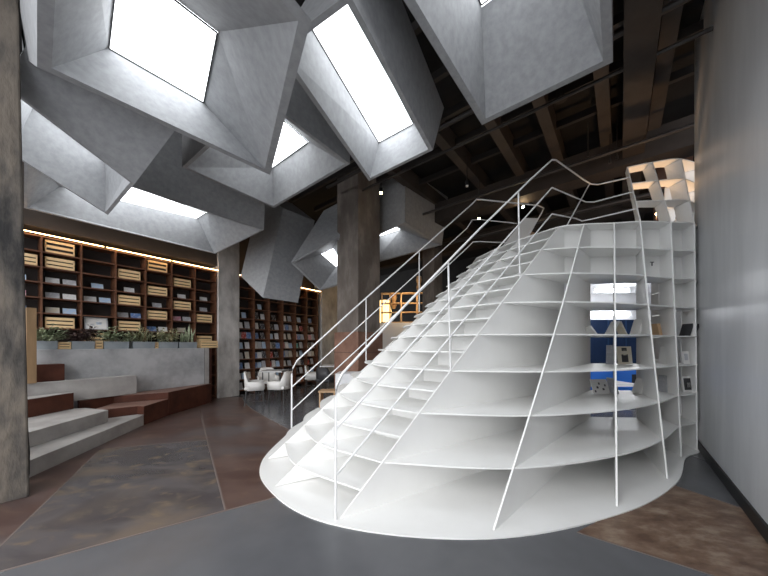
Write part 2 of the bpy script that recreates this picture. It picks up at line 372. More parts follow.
# shaft left behind column
P1, P2, P3, P4 = at_y(290.7, 262.7, 6.7), at_y(320, 290.7, 7.4), at_y(354, 281, 7.6), at_y(339, 236, 6.85)
ln = at_y(316.7, 221.7, 7.3) - P1
S = [at_y(321, 254, 7.3), at_y(336, 267, 7.65), at_y(346, 261, 7.7), at_y(333, 248, 7.35)]
shaft('small light shaft with bright skylight peeping out behind the tall concrete column', [P1, P2, P3, P4], S, [p + ln * 1.3 for p in (P1, P2, P3, P4)], .04)
N0, R0, Q0 = at_y(405, 222, 6.9), at_y(442, 245, 8.1), at_y(372, 264, 8.3); K0 = at_y(377, 234, 7.5)
O = [K0, Q0, R0, N0]
S = [at_y(381, 231.5, 7.7), at_y(379, 236.5, 8.2), at_y(401, 229.5, 8.0), at_y(397, 226.5, 7.5)]
shaft('boxy light shaft with tan side hanging between the tall column and the stair rails', O, S, [K0 + Vector((0, 0, 1.4)), Q0 + Vector((0, .2, 1.3)), at_y(448, 196, 8.3), at_y(405, 166, 6.9)], .04)

# ------------------------------------------------------------------ the white stair mound
RISE = .186; TOPZ = 16 * RISE
V2 = lambda x, y: Vector((x, y, 0))
FIN = {  # base foot, top at landing level
    'a': (V2(-1.45, 4.51), V2(1.70, 5.34)), 'b': (V2(-1.40, 3.425), V2(1.86, 4.85)), 'c': (V2(-1.06, 2.76), V2(2.06, 4.40)),
    'd': (V2(-.36, 2.27), V2(2.36, 3.94)), 'e': (V2(.79, 2.125), V2(2.64, 3.84)), 'f': (V2(1.95, 2.44), V2(3.01, 3.80)),
    'g': (V2(2.87, 2.945), V2(3.31, 3.756)), 'h': (V2(3.60, 3.52), V2(3.72, 3.77)), 'i': (V2(4.03, 3.74), V2(4.08, 3.82)),
    'j': (V2(4.55, 4.20), V2(4.53, 4.22)), 'k': (V2(5.0, 4.95), V2(4.95, 4.95))}
CORE = {'d': V2(2.48, 4.01), 'e': V2(2.86, 4.04), 'f': V2(3.16, 4.0), 'g': V2(3.47, 3.99), 'h': V2(3.78, 3.98), 'i': V2(4.14, 4.03), 'j': V2(4.42, 4.42), 'k': V2(4.62, 5.0)}
TOW = {'g': V2(3.71, 4.43), 'h': V2(3.98, 4.31), 'i': V2(4.33, 4.23), 'j': V2(4.86, 4.46), 'k': V2(5.05, 5.0)}
def fp(k, z, bow=0):
    a, b_ = FIN[k]; s = z / TOPZ
    w = {'e': .03, 'f': .02, 'g': .03}.get(k, 0)
    p = a + (b_ - a) * (s + w * math.sin(math.pi * min(s, 1))); return Vector((p.x, p.y, z))
mound = empty('stair_bookshelf', (1.6, 4.2, 0), 'white curved steel stair with open bookshelf cells climbing to a small shelf tower', 'staircase')
th = .014
# base plate
keys = 'abcdefghijk'
base = catmull([fp(k, 0) for k in keys], 10); ctr = V2(2.6, 5.2)
def ss(a, b_, x):
    t = max(0, min(1, (x - a) / (b_ - a))); return t * t * (3 - 2 * t)
base = [p + (p - ctr).normalized() * (.035 + .06 * ss(18, 36, i) * ss(74, 56, i)) for i, p in enumerate(base)]
g = MB(); g.strip([p + Vector((0, 0, .012)) for p in base], [p.lerp(ctr, .5) + Vector((0, 0, .012)) for p in base], (0, 0, -.012)); part(g, 'base_plate', 'white', mound)
# shelves
fk = 'defghijk'
def core_at(k, z): c = CORE[k]; return Vector((c.x, c.y, z))
for L in range(1, 8):
    z = L * 2 * RISE
    A = catmull([fp(k, z) for k in fk], 8); B = []
    P = [core_at(k, z) for k in fk]
    for i in range(len(P) - 1):
        for s in range(8): B.append(P[i].lerp(P[i + 1], s / 8))
    B.append(P[-1])
    g = MB(); g.strip(A, B, (0, 0, -th)); part(g, 'shelf', 'white', mound)
# landing disc
A = catmull([fp(k, TOPZ) for k in keys], 8)
g = MB(); g.slab(A + [Vector((4.7, 5.6, TOPZ)), Vector((3.9, 6.1, TOPZ)), Vector((2.6, 6.1, TOPZ)), Vector((1.75, 5.8, TOPZ))], (0, 0, -th)); part(g, 'landing', 'white', mound)
# fins
for k in fk:
    z0 = .006; pts = [fp(k, z0)] + [fp(k, L * 2 * RISE) for L in range(1, 9)]
    pts[-1].z -= .002
    poly = pts + [core_at(k, TOPZ - .002), core_at(k, z0)]
    d = (FIN[k][1] - CORE[k]); d = (FIN[k][0] - CORE[k]).normalized(); n = Vector((-d.y, d.x, 0)) * th
    # keep the fin in one vertical plane by building it as a strip
    g = MB(); g.strip(pts, [core_at(k, p.z) for p in pts], n); part(g, 'fin', 'white', mound)
# back panels of closed cells
for row in (0, 6, 7):
    for i in range(0 if row > 5 else 1, 5):
        a, c = core_at(fk[i], row * .372 + .01), core_at(fk[i + 1], row * .372 + .01); up = Vector((0, 0, .35))
        d = (c - a).normalized(); n = Vector((-d.y, d.x, 0))
        g = MB(); g.slab([a, c, c + up, a + up], n * .012); part(g, 'back_panel', 'white', mound)
for i in (4, 5, 6):
    for row in range(8):
        if (i == 4 and row in (0, 6, 7)): continue
        if i == 4 and row in (2, 3, 4): 
            continue
        a, c = core_at(fk[i], row * .372 + .01), core_at(fk[i + 1], row * .372 + .01); up = Vector((0, 0, .35)); d = (c - a).normalized(); n = Vector((-d.y, d.x, 0))
        g = MB(); g.slab([a, c, c + up, a + up], n * .012); part(g, 'back_panel', 'white', mound)
# stair: treads, risers, fins
sk = 'abcd'
IN = .46
def sq(k, z, ins):
    a, b_ = FIN[k]; d = (b_ - a).normalized(); p = a + (b_ - a) * (z / TOPZ) + d * ins; return Vector((p.x, p.y, z))
BULGE = Vector((-.10, .0, 0))
for nstep in range(1, 16):
    z = nstep * RISE
    ka, kb = fp('a', z), fp('b', z)
    A = catmull([ka, (ka + kb) / 2 + BULGE * (1 - .8 * z / TOPZ), kb, fp('c', z), fp('d', z)], 8)
    qa, qb, qc, qd = [Vector((q.x, q.y, z)) for q in [sq(k, z + RISE, IN) for k in sk]]
    Bk = catmull([qa, (qa + qb) / 2 + BULGE * .6, qb, qc, qd], 8)
    g = MB(); g.strip(A, Bk, (0, 0, -th)); part(g, 'tread', 'white', mound)
for nstep in range(0, 16):
    z = nstep * RISE + .001
    Q = [sq(k, nstep * RISE + RISE, IN - .03) for k in sk]
    Q.insert(1, (Q[0] + Q[1]) / 2 + BULGE * .6)
    A = catmull([Vector((q.x, q.y, z)) for q in Q], 8); Bk = [p + Vector((0, 0, RISE - th)) for p in A]
    d = (Q[1] - Q[0]).normalized(); n = Vector((1, .45, 0)).normalized() * .008
    g = MB(); g.strip(A, Bk, n); part(g, 'riser', 'white', mound)
for k in 'abc':
    zs = [.02 + (TOPZ - .03) * i / 16 for i in range(17)]
    d = (FIN[k][1] - FIN[k][0]).normalized(); n = Vector((-d.y, d.x, 0)) * th
    g = MB(); g.strip([fp(k, z) if k != 'a' else sq(k, z, .08) for z in zs], [sq(k, z, .9) for z in zs], n); part(g, 'stair_fin', 'white', mound)
# outer skin behind the left flank, closing the mound under the stair
g = MB()
A = [V2(-1.45, 4.51), V2(1.7, 5.34), V2(1.75, 5.8)]
g.strip([fp('a', z) + Vector((1.0, .26, -z)) for z in (0, TOPZ - .02)], [sq('a', z, .95) for z in (.0, TOPZ - .02)], (0, .012, 0)); part(g, 'side_panel', 'white', mound)
# shelf tower above the landing
TL = [TOPZ + i * .372 for i in range(4)]
def tp(k, z, ins=0):
    a, b_ = FIN[k][1], TOW[k]; p = a + (b_ - a) * ((z - TOPZ) / (3 * .372))
    c = V2(4.1, 5.0); p = p + (c - p).normalized() * ins; return Vector((p.x, p.y, z))
tk = 'ghijk'
for z in TL[1:]:
    A = catmull([tp(k, z) for k in tk], 8); B = catmull([tp(k, z, .20) for k in tk], 8)
    g = MB(); g.strip(A, B, (0, 0, -th)); part(g, 'tower_shelf', 'tan' if False else 'white', mound)
for k in tk:
    n = (tp(k, TOPZ) - V2(4.1, 5)); n = Vector((-n.y, n.x, 0)).normalized() * th
    g = MB(); g.strip([tp(k, z + .001) for z in TL], [tp(k, z + .001, .20) for z in TL], n); part(g, 'tower_fin', 'white', mound)
# cheek panels of the stair down the far side
def pix_slab(P, y, m, name, off=(0, .03, 0)):
    g = MB(); g.slab([at_y(u, v, y) for u, v in P], off); return part(g, name, m, mound)
pix_slab([(498, 252), (525, 218), (539, 218), (521, 252)], 5.85, 'white', 'stair_cheek')
pix_slab([(521, 252), (531, 231), (541, 236), (552, 240), (552, 252)], 5.95, 'tan', 'landing_screen')
# rails
RR = .0095
def rp(s, h): a, b_ = FIN['d']; p = a + (b_ - a) * s; return Vector((p.x, p.y, s * TOPZ + h))
def RH(s): return 1.115 + .08 * s - .215 * s * s
def lp(s, h): a, b_ = FIN['a']; p = a + (b_ - a) * s; return Vector((p.x, p.y, s * TOPZ + h))
g = MB(); top = [rp(-.006, .01), rp(-.006, .98), rp(-.003, 1.06), rp(.012, 1.11)] + [rp(s, RH(s)) for s in (.2, .5, .8, .94, .955)] + [at_z(556, 160, 3.95), at_z(584, 180, 3.95), at_z(591, 184, 3.95), at_z(598, 184.5, 3.93), tp('g', 3.84)]
g.tube(top, RR + .001, 10); part(g, 'handrail', 'rail', mound)
for (h0, h1, q) in ((.73, .62, [(579, 199, 3.6), (586, 202, 3.6), (594, 202, 3.58)]), (.37, .27, [(576, 218.5, 3.245), (582, 221, 3.245), (590, 219.5, 3.24)])):
    g = MB(); P = [rp(-.006, h0)] + [rp(s, h0 + (h1 - h0) * s) for s in (.3, .6, .94, .955)] + [at_z(*x) for x in q] + [tp('g', 3.53 if h0 > .5 else 3.2)]
    g.tube(P, RR, 8); part(g, 'guard_rail', 'rail', mound)
for s in (.377, .735): 
    g = MB(); g.tube([rp(s, 0), rp(s - .01, RH(s))], RR, 8); part(g, 'rail_post', 'rail', mound)
g = MB(); g.tube([Vector((2.5, 4.0, TOPZ)), at_z(589.5, 184, 3.95)], RR, 8); part(g, 'rail_post', 'rail', mound)
g = MB(); g.tube([lp(.004, .02), lp(.004, .90), lp(.01, .98), lp(.03, 1.04)] + [lp(s, 1.06) for s in (.3, .6, .97)] + [at_y(476.5, 199.4, 5.34), at_y(482, 199.6, 5.36), at_y(538, 205.5, 5.5), at_y(544, 208, 5.55), at_y(541, 214, 5.62), at_y(520, 250, 5.75)], RR + .003, 10); part(g, 'handrail', 'rail', mound)
for h0, q in ((.70, [(472, 220, 5.33), (480, 219.5, 5.36), (517, 223.5, 5.48)]), (.34, [(473, 242, 5.33), (480, 241.5, 5.36), (510, 243, 5.48)])):
    g = MB(); g.tube([lp(.004, h0)] + [lp(s, h0) for s in (.3, .6, .94)] + [at_y(*x) for x in q], RR, 8); part(g, 'guard_rail', 'rail', mound)
for s in (.366, .655):
    g = MB(); g.tube([lp(s, 0), lp(s, 1.06)], RR, 8); part(g, 'rail_post', 'rail', mound)
# small black T mark on a back panel
g = MB(); p = at_y(652, 264, 3.955)
g.box(p + Vector((0, 0, .025)), (.05, .006, .010)); g.box(p, (.012, .006, .05)); part(g, 'letter_mark', 'black', mound)

# things on the stair shelves
def book(name, c, w, h, t, rz, tilt, m, label, cat='book', group=None, art=None):
    """upright board c = middle of bottom edge, facing -Y before rz, tilted back"""
    R = Matrix.Rotation(rz, 3, 'Z') @ Matrix.Rotation(-tilt, 3, 'X')
    def tr(x, y, z): return Vector(c) + R @ Vector((x, y, z))
    def bx(g, x0, x1, y0, y1, z0, z1):
        vs = [tr(x, y, z) for z in (z0, z1) for y in (y0, y1) for x in (x0, x1)]
        g.add(vs, [(0, 2, 3, 1), (4, 5, 7, 6), (0, 1, 5, 4), (2, 6, 7, 3), (0, 4, 6, 2), (1, 3, 7, 5)])
    g = MB(); bx(g, -w / 2, w / 2, 0, t, 0, h); o = g.build(name, m, origin=c); tag(o, label, cat, group)
    if art:
        for (x0, x1, z0, z1, am, an) in art:
            g = MB(); bx(g, x0 * w, x1 * w, -.003, .001, z0 * h, z1 * h); g.build(an, am, o, origin=c)
    return o
def lean_book(u0, u1, y, L, h, t, lean, m, label):
    x = ((u0 + u1) / 2 - CX) / F * y; c = Vector((x, y, L * .372 + .002)); g = MB()
    a = Vector((math.cos(lean), 0, -math.sin(lean))); z = Vector((math.sin(lean), 0, math.cos(lean)))
    g.box(c + z * (h / 2) + Vector((0, 0, abs(math.sin(lean)) * t / 2)), (t, .13, h), a, (0, 1, 0), z)
    tag(g.build('book', m, origin=c), label, 'book', 'books on the white stair shelves')
lean_book(592, 596, 3.8, 4, .15, .02, -.65, 'paper', 'thin white book leaning beside the fin on the fifth shelf of the white stair')
lean_book(606, 610, 3.8, 4, .21, .015, .5, 'paper', 'thin white book leaning toward the upright fin on the fifth stair shelf')
lean_book(622, 625, 3.8, 4, .20, .015, -.45, 'cov_cream', 'slim cream book leaning away just past the upright fin, fifth stair shelf')
lean_book(632, 637, 3.8, 4, .22, .03, .3, 'paper', 'thick white book leaning against the fin on the fifth stair shelf')
lean_book(609, 612, 3.8, 3, .25, .022, .02, 'cov_grey', 'upright grey book touching the upright fin on the fourth stair shelf')
lean_book(634, 639, 3.75, 2, .20, .025, .35, 'paper', 'white book leaning on the fin of the third stair shelf')
lean_book(613, 616, 3.75, 2, .20, .02, -.25, 'cov_grey', 'grey book leaning beside the patterned board on the third stair shelf')
lean_book(662, 666, 3.86, 3, .24, .03, .12, 'paper', 'white book standing in the narrow cell on the fourth stair shelf')
lean_book(662, 665, 3.86, 2, .22, .03, .05, 'cov_grey', 'grey book standing in the narrow cell on the third stair shelf')
lean_book(655, 658, 3.86, 4, .16, .04, -.2, 'tan', 'tan book leaning in the narrow cell on the fifth stair shelf')
book('magazine', at_y(625.5, 364, 3.8).xy.to_3d() + Vector((0, 0, 3 * .372 + .002)), .19, .235, .012, 0, .12, 'cov_cream', 'cream magazine with dark portrait cover on the fourth stair shelf', 'magazine',
     art=[(-.22, .22, .12, .55, 'darkpaper', 'cover_print'), (-.12, .12, .5, .82, 'cov_cream', 'cover_face'), (-.17, .17, .74, .92, 'darkpaper', 'cover_hair')])
book('magazine', at_y(602.5, 390, 3.72).xy.to_3d() + Vector((0, 0, 2 * .372 + .002)), .235, .19, .012, .15, .35, 'paper', 'cream patterned board with dark flecks on the third stair shelf', 'board',
     art=[(-.42 + .17 * i, -.34 + .17 * i + .03 * (i % 2), .1 + .13 * ((i * 2) % 5), .24 + .13 * ((i * 2) % 5), 'darkpaper', 'print_fleck') for i in range(5)])
book('picture', at_y(688.5, 388, 3.83).xy.to_3d() + Vector((0, 0, 2 * .372 + .002)), .14, .21, .012, .1, .12, 'paper', 'white framed black picture in the cell beside the grey wall', 'picture', art=[(-.36, .36, .14, .88, 'darkpaper', 'print'), (-.05, .3, .3, .6, 'paper', 'print_figure')])
book('picture', at_y(687, 361, 3.83).xy.to_3d() + Vector((0, 0, 3 * .372 + .002)), .10, .17, .012, .1, .12, 'paper', 'small white picture card above the black picture in the wall-side cell', 'picture', art=[(-.25, .25, .3, .8, 'cov_grey', 'print')])
for i, (lx, m, lb) in enumerate([(-.55, 'darkpaper', 'dark book leaning lowest in the wall-side cell of the fifth stair shelf'), (-.7, 'paper', 'white book leaning in the middle of the wall-side slanting pile'), (-.85, 'darkpaper', 'black book leaning topmost in the wall-side slanting pile')]):
    lean_book(683.5 + i * 2.5, 685.5 + i * 2.5, 3.88, 4, .165, .020, .30 + .05 * i, m, lb)

# room seen through the open cells
def wquad(u0, u1, y, z0, z1, m, name, d=.1):
    g = MB(); x0, x1 = (u0 - CX) / F * y, (u1 - CX) / F * y; g.box(((x0 + x1) / 2, y + d / 2, (z0 + z1) / 2), (x1 - x0, d, z1 - z0)); return g
cab = empty('blue_cabinet', (6.3, 8.6, 0), 'tall dark blue cabinet wall seen through the open stair cells', 'cabinet')
part(wquad(560, 690, 8.6, 0, 2.12, 'blue', ''), 'body', 'blue', cab)
for i in range(6): 
    g = wquad(572 + i * 18, 573 + i * 18, 8.58, .62, 2.1, '', '', .02); part(g, 'door_edge', 'blueedge', cab)
g = wquad(562, 688, 8.575, .02, .68, '', '', .02); part(g, 'lower_panel', 'bluelight', cab)
g = wquad(632, 637, 8.57, .25, .5, '', '', .02); part(g, 'socket_plate', 'darkpaper', cab)
b = wquad(520, 720, 8.95, 0, 4.2, '', ''); struct(b, 'wall_back_room', 'offwhite')
b = MB(); b.box((6.9, 7.6, 2.99), (4.6, 2.6, .08)); struct(b, 'ceiling_back_room', 'offwhite')
for i, (u, v, y, w, lb) in enumerate([(612, 290.5, 6.6, .75, 'white strip light seen through the sixth row of stair cells'), (605, 314, 8.9, 1.5, 'long white strip light above the blue cabinet')]):
    p = at_y(u, v, y); g = MB(); g.box(p, (w, .06, .08)); tag(g.build('strip_light', 'strip'), lb, 'light', 'strip lights in the back room')
t = empty('white_table', (5.6, 7.3, 0), 'white table in front of the blue cabinet behind the stair', 'table')
g = MB(); g.box((5.35, 7.3, .40), (1.6, .7, .06)); part(g, 'tabletop', 'offwhite', t)
for sx in (-.85, .85):
    for sy in (-.28, .28): g = MB(); g.box((5.35 + sx * .85, 7.3 + sy, .185), (.05, .05, .37)); part(g, 'leg', 'offwhite', t)

# ------------------------------------------------------------------ bookcases along the left wall
BAY = .485; TOPS = 3.25
def bookcase(t0, nb, rows, rh, label):
    r = empty('bookcase', sp(t0 + nb * BAY / 2), label, 'bookcase')
    d = .33; w = nb * BAY
    g = MB(); g.box(sp(t0 + w / 2, -d + .01, TOPS / 2), (w, .02, TOPS), SD, SN); part(g, 'back_panel', 'woodback', r)
    for i in range(nb + 1):
        g = MB(); g.box(sp(t0 + i * BAY, -d / 2, TOPS / 2), (.022, d - .02, TOPS), SD, SN); part(g, 'upright', 'wood', r)
    for j in range(rows + 1):
        z = TOPS - j * rh
        if z < .03: continue
        g = MB(); g.box(sp(t0 + w / 2, -d / 2, z), (w, d - .03, .022), SD, SN); part(g, 'shelf', 'wood', r)
    return r
RH1, RH2 = .265, .285
T1 = -.09 - 8 * BAY
bookcase(T1, 8, 12, RH1, 'dark wooden bookcase with pine crates behind the planter wall')
bookcase(.49, 6, 11, RH2, 'tall dark wooden bookcase full of books between the two concrete piers')
# warm strips above
def led(t0, t1, label):
    g = MB(); g.box(sp((t0 + t1) / 2, .035, TOPS + .03), (t1 - t0, .011, .011), SD, SN); tag(g.build('led_strip', 'led'), label, 'light', 'warm strips above the bookcases')
led(-4.0, -2.22, 'warm strip light over the bookcase end by the near column'); led(-2.18, -1.10, 'warm strip light over the middle of the crate bookcase'); led(-1.06, -.06, 'warm strip light over the crate bookcase beside the concrete pier')
led(.5, 3.5, 'warm strip light over the tall far bookcase')

def make_crate(w, h, d, slats, gap):
    """open-slat pine crate at the origin, front toward +local n"""
    r = bpy.data.objects.new('wooden_crate', None); C.objects.link(r); r.empty_display_size = .05
    for i in range(slats):
        sh = (h - gap * (slats - 1)) / slats; z = i * (sh + gap) + sh / 2
        g = MB(); g.box((0, -.008, z), (w, .016, sh)); g.build('front_slat', 'crate', r)
    g = MB(); g.box((0, -.022, h / 2), (w - .034, .004, h - .014)); g.build('slat_gap_shade', 'woodback', r)  # dark sheet behind the slats paints the shade in the gaps
    g = MB(); g.box((-w / 2 + .008, -d / 2, h / 2), (.016, d, h)); g.box((w / 2 - .008, -d / 2, h / 2), (.016, d, h)); g.box((0, -d + .008, h / 2), (w, .016, h)); g.box((0, -d / 2, .006), (w, d, .012)); g.build('crate_body', 'crate', r)
    return r
SANG = math.atan2(SD.y, SD.x)
proto = None
def put_crate(p, label, group, w=.34, h=.20, sl=3, gap=.018):
    r = make_crate(w, h, .22, sl, gap); r.location = p
    r.rotation_euler.z = SANG
    for ch in r.children: ch.scale.y = 1
    tag(r, label, 'crate', group); return r
# local y- is into the shelf; SN is toward the room = rotate so that local +y = SN*-? (handled below)
def crate_at(t, z, label, group='pine crates on the bookcase', w=.34, h=.20, sl=3, gap=.016, n=-.05):
    r = put_crate(sp(t, n, z), label, group, w, h, sl, gap)
    r.rotation_euler.z = SANG + math.pi      # local +y (front) now looks into the room
    return r
def bay_t(i): return -.09 - (7 - i) * BAY + BAY / 2
def row_z(j): return TOPS - (j + 1) * RH1 + .0115
CR = [(0, 1), (1, 0), (1, 1), (1, 5), (3, 1), (3, 3), (3, 5), (4, 0), (4, 2), (4, 4), (5, 1), (5, 3), (6, 4), (2, 6), (6, 6)]
for i, j in CR:
    tall = (i, j) in ((1, 0), (4, 0))
    crate_at(bay_t(i) + (-.02 if i else .02), row_z(j), 'pine slatted crate in the %s bay, %s shelf down, of the crate bookcase' % (ordinal(i), ordinal(j)), h=.225 if tall else .19, gap=.045 if tall else .022, w=.36)
BK1 = {(0, 2): ['pale blue'], (0, 3): ['pink'], (0, 4): ['blue'], (0, 5): ['white'], (1, 2): ['white', 'grey'], (1, 3): ['grey', 'white'], (1, 4): ['cream', 'pale blue'], (2, 2): ['pale blue'], (2, 3): ['white', 'pale blue'],
       (3, 2): ['white'], (3, 4): ['grey', 'blue'], (4, 3): ['grey'], (4, 5): ['blue', 'white'], (5, 2): ['white'], (5, 4): ['pink', 'grey'], (6, 2): ['white'], (6, 3): ['grey'], (6, 6): ['pale blue'], (5, 5): ['cream']}
for (i, j), cs in BK1.items():
    if (i, j) in CR: continue
    for q, cn in enumerate(cs):
        t = bay_t(i) + (0 if len(cs) == 1 else (-.10 + .21 * q))
        p = sp(t, -.13, row_z(j))
        w, hh = (.17, .115)
        book('book', p, w, hh, .015, SANG, .30, 'cov_' + cn, '%s landscape book, %s shelf down in the %s bay of the crate bookcase' % (cn, ordinal(j), ordinal(i)), 'book', 'books on the crate bookcase', art=None)
# framed drawing
book('framed_drawing', sp(bay_t(2) - .03, -.05, TOPS - 6 * RH1 + .012), .33, .24, .02, SANG, .22, 'cov_grey', 'framed pale drawing leaning in the third bay of the crate bookcase', 'picture',
     art=[(-.44, .44, .07, .93, 'paper', 'drawing'), (-.25, -.08, .3, .45, 'cov_grey', 'sketch_mark'), (0, .22, .4, .6, 'cov_pale blue', 'sketch_mark')])
# far bookcase books
names = list(COV)
rnd = random.Random(3)
def bay2_t(i): return .49 + BAY * (i + .5)
for j in range(2, 11):
    for i in range(6):
        z = TOPS - (j + 1) * RH2 + .0115
        if z < .1: continue
        if j == 2: n = 1 if i == 1 else 0
        elif j == 3: n = [1, 2, 1, 2, 1, 1][i]
        else: n = rnd.choice([2, 2, 3])
        pool = ['white', 'grey', 'pale blue', 'white', 'cream', 'dark', 'grey', 'blue', 'white', 'pale blue', rnd.choice(['red', 'teal', 'orange', 'pink'])]
        rnd.shuffle(pool); pool = list(dict.fromkeys(pool))
        for q in range(n):
            off = 0 if n == 1 else (-.10 + .2 * q if n == 2 else -.145 + .145 * q)
            cn = pool[q % len(pool)]; w = rnd.uniform(.115, .145); hh = rnd.uniform(.17, .215)
            book('book', sp(bay2_t(i) + off, -.13, z), w, hh, .014, SANG, .25, 'cov_' + cn, '%s book, %s shelf down, %s bay from the pier, far bookcase' % (cn, ordinal(j), ordinal(i)), 'book', 'books on the far bookcase')

# ------------------------------------------------------------------ planter wall and stepped seating
PL, PR = Vector((-5.4, 4.5, 0)), Vector((-4.22, 6.82, 0)); PD = (PR - PL).normalized(); PN = Vector((PD.y, -PD.x, 0))
def pp(s, n=0, z=0): return PL + PD * s + PN * n + Vector((0, 0, z))
plen = (PR - PL).length; PT = 1.30
b = MB(); b.box(pp(plen / 2 - .5, -.14, PT / 2), (plen + 1.0, .28, PT), PD, PN)
o = b.build('planter_wall', 'plconc', bevel=.008); tag(o, 'low grey concrete wall carrying planters in front of the crate bookcase', 'wall')
b = MB(); b.box(pp(plen + .055, -.10, .65), (.10, .2, 1.30), PD, PN); b.build('end_cap', 'conc', o)
b = MB(); b.box(pp(plen + .165, -.16, .65), (.10, .2, 1.28), PD, PN); b.build('end_trim', 'rust', o)
def plat(P, z0, z1, name, side, topm, label):
    g = MB(); g.slab([(x, y, z1 - .006) for x, y in P], (0, 0, -(z1 - .006 - z0))); o = g.build(name, side, bevel=.004)
    tag(o, label, 'step'); g = MB(); g.slab([(x, y, z1) for x, y in P], (0, 0, -.006)); g.build('tread_top', topm, o); return o
A_ = [(-3.62, 2.86), (-3.66, 3.02), (-3.88, 4.0), (-4.10, 4.95), (-4.24, 4.98), (-4.6, 4.6), (-4.6, 2.86)]
plat(A_, .0, .18, 'concrete_step', 'conc', 'conc', 'lowest curved concrete step rising from the stained floor')
B_ = [(-4.02, 2.72), (-4.10, 3.3), (-4.28, 4.50), (-4.8, 4.66), (-5.3, 4.5), (-5.3, 2.72)]
plat(B_, .181, .36, 'concrete_step', 'conc', 'conc', 'second concrete step, on the lowest one, ending at the rust-brown platform')
plat([(-4.10, 4.955), (-4.19, 5.62), (-4.85, 5.2), (-4.72, 4.75), (-4.62, 4.64), (-4.245, 4.99)], 0, .325, 'corten_step', 'rust', 'rusttop', 'small low rust-brown step joining the concrete steps to the platform')
plat([(-4.185, 5.63), (-4.12, 6.9), (-4.2, 6.84), (-4.845, 5.55), (-5.18, 4.9), (-4.99, 4.75), (-4.86, 5.21)], 0, .455, 'corten_platform', 'rust', 'rusttop', 'long rust-brown platform along the foot of the planter wall')
plat([(-4.92, 4.60), (-4.94, 2.9), (-5.2, 2.9), (-5.2, 4.2), (-5.02, 4.6)], .361, .62, 'corten_block', 'rust', 'conc', 'rust-brown block with pale top standing on the second concrete step')
bl = [pp(-1.5, .24), pp(1.19, .24), pp(1.19, .002), pp(-1.5, .002)]
g = MB(); g.slab([(p.x, p.y, .80) for p in bl], (0, 0, -.34)); tag(g.build('concrete_bench', 'conc', bevel=.006), 'long concrete bench against the planter wall above the rust-brown block', 'bench')
g = MB(); g.box(pp(.10, .08, .935), (.34, .14, .265), PD, PN); tag(g.build('corten_box', 'rust', bevel=.004), 'small rust-brown box on the concrete bench beside the timber post', 'box')
p = at_y(30.5, 384, 4.27); g = MB(); g.box((p.x, p.y, 1.36), (.10, .10, 1.11), PD, PN); tag(g.build('timber_post', 'post', bevel=.004), 'ochre timber post standing on the bench beside the weathered column', 'post')
# cable on the near column
g = MB(); g.tube([Vector((-3.24, 2.63, z)) + Vector((.02 * math.sin(z * 5), 0, 0)) for z in [.05, .2, .4, .6, .8, 1.0]], .008, 6); tag(g.build('power_cable', 'black'), 'black cable hanging down the edge of the weathered column', 'cable')

# planters and plants
def leaf(g, p, d, L, w, droop):
    d = d.normalized(); s = d.cross(Vector((0, 0, 1)))
    if s.length < .05: s = Vector((1, 0, 0))
    s.normalize(); P = []
    for t, ww in ((0, .1), (.35, 1), (.7, .8), (1, .05)):
        c = p + d * (L * t) + Vector((0, 0, -droop * t * t)); P.append((c + s * (w * ww / 2) + Vector((0, 0, .15 * w * ww)), c, c - s * (w * ww / 2) + Vector((0, 0, .15 * w * ww))))
    vs = [q for r in P for q in r]; fs = []
    for i in range(3):
        for k in (0, 1): fs.append((i * 3 + k, i * 3 + k + 1, i * 3 + 3 + k + 1, i * 3 + 3 + k))
    g.add(vs, fs, True)
def tline(u):                                # position along the planter wall top for a sight line u
    k = (u - CX) / F; n = .0; base = pp(0, -.12)
    return (k * base.y - base.x) / (PD.x - k * PD.y)
PLN = [(34, 56, 'leaf', 'zinc planter with dark trailing leaves beside the timber post', 'spread'), (70, 93, 'leaf3', 'zinc planter with dark purple leaves, second along from the timber post', 'spread'), (102, 127, 'leaf', 'zinc planter with low dark green foliage below the framed drawing', 'spread'),
       (131, 153, 'leaf2', 'zinc planter with feathery yellow-green fronds on the planter wall', 'fern'), (157, 176, 'leaf2', 'zinc planter with pale bushy leaves between the fronds and the spiky plant', 'bush'), (177, 195, 'leaf', 'zinc planter with spiky upright leaves, closest to the pier-end crate', 'spike')]
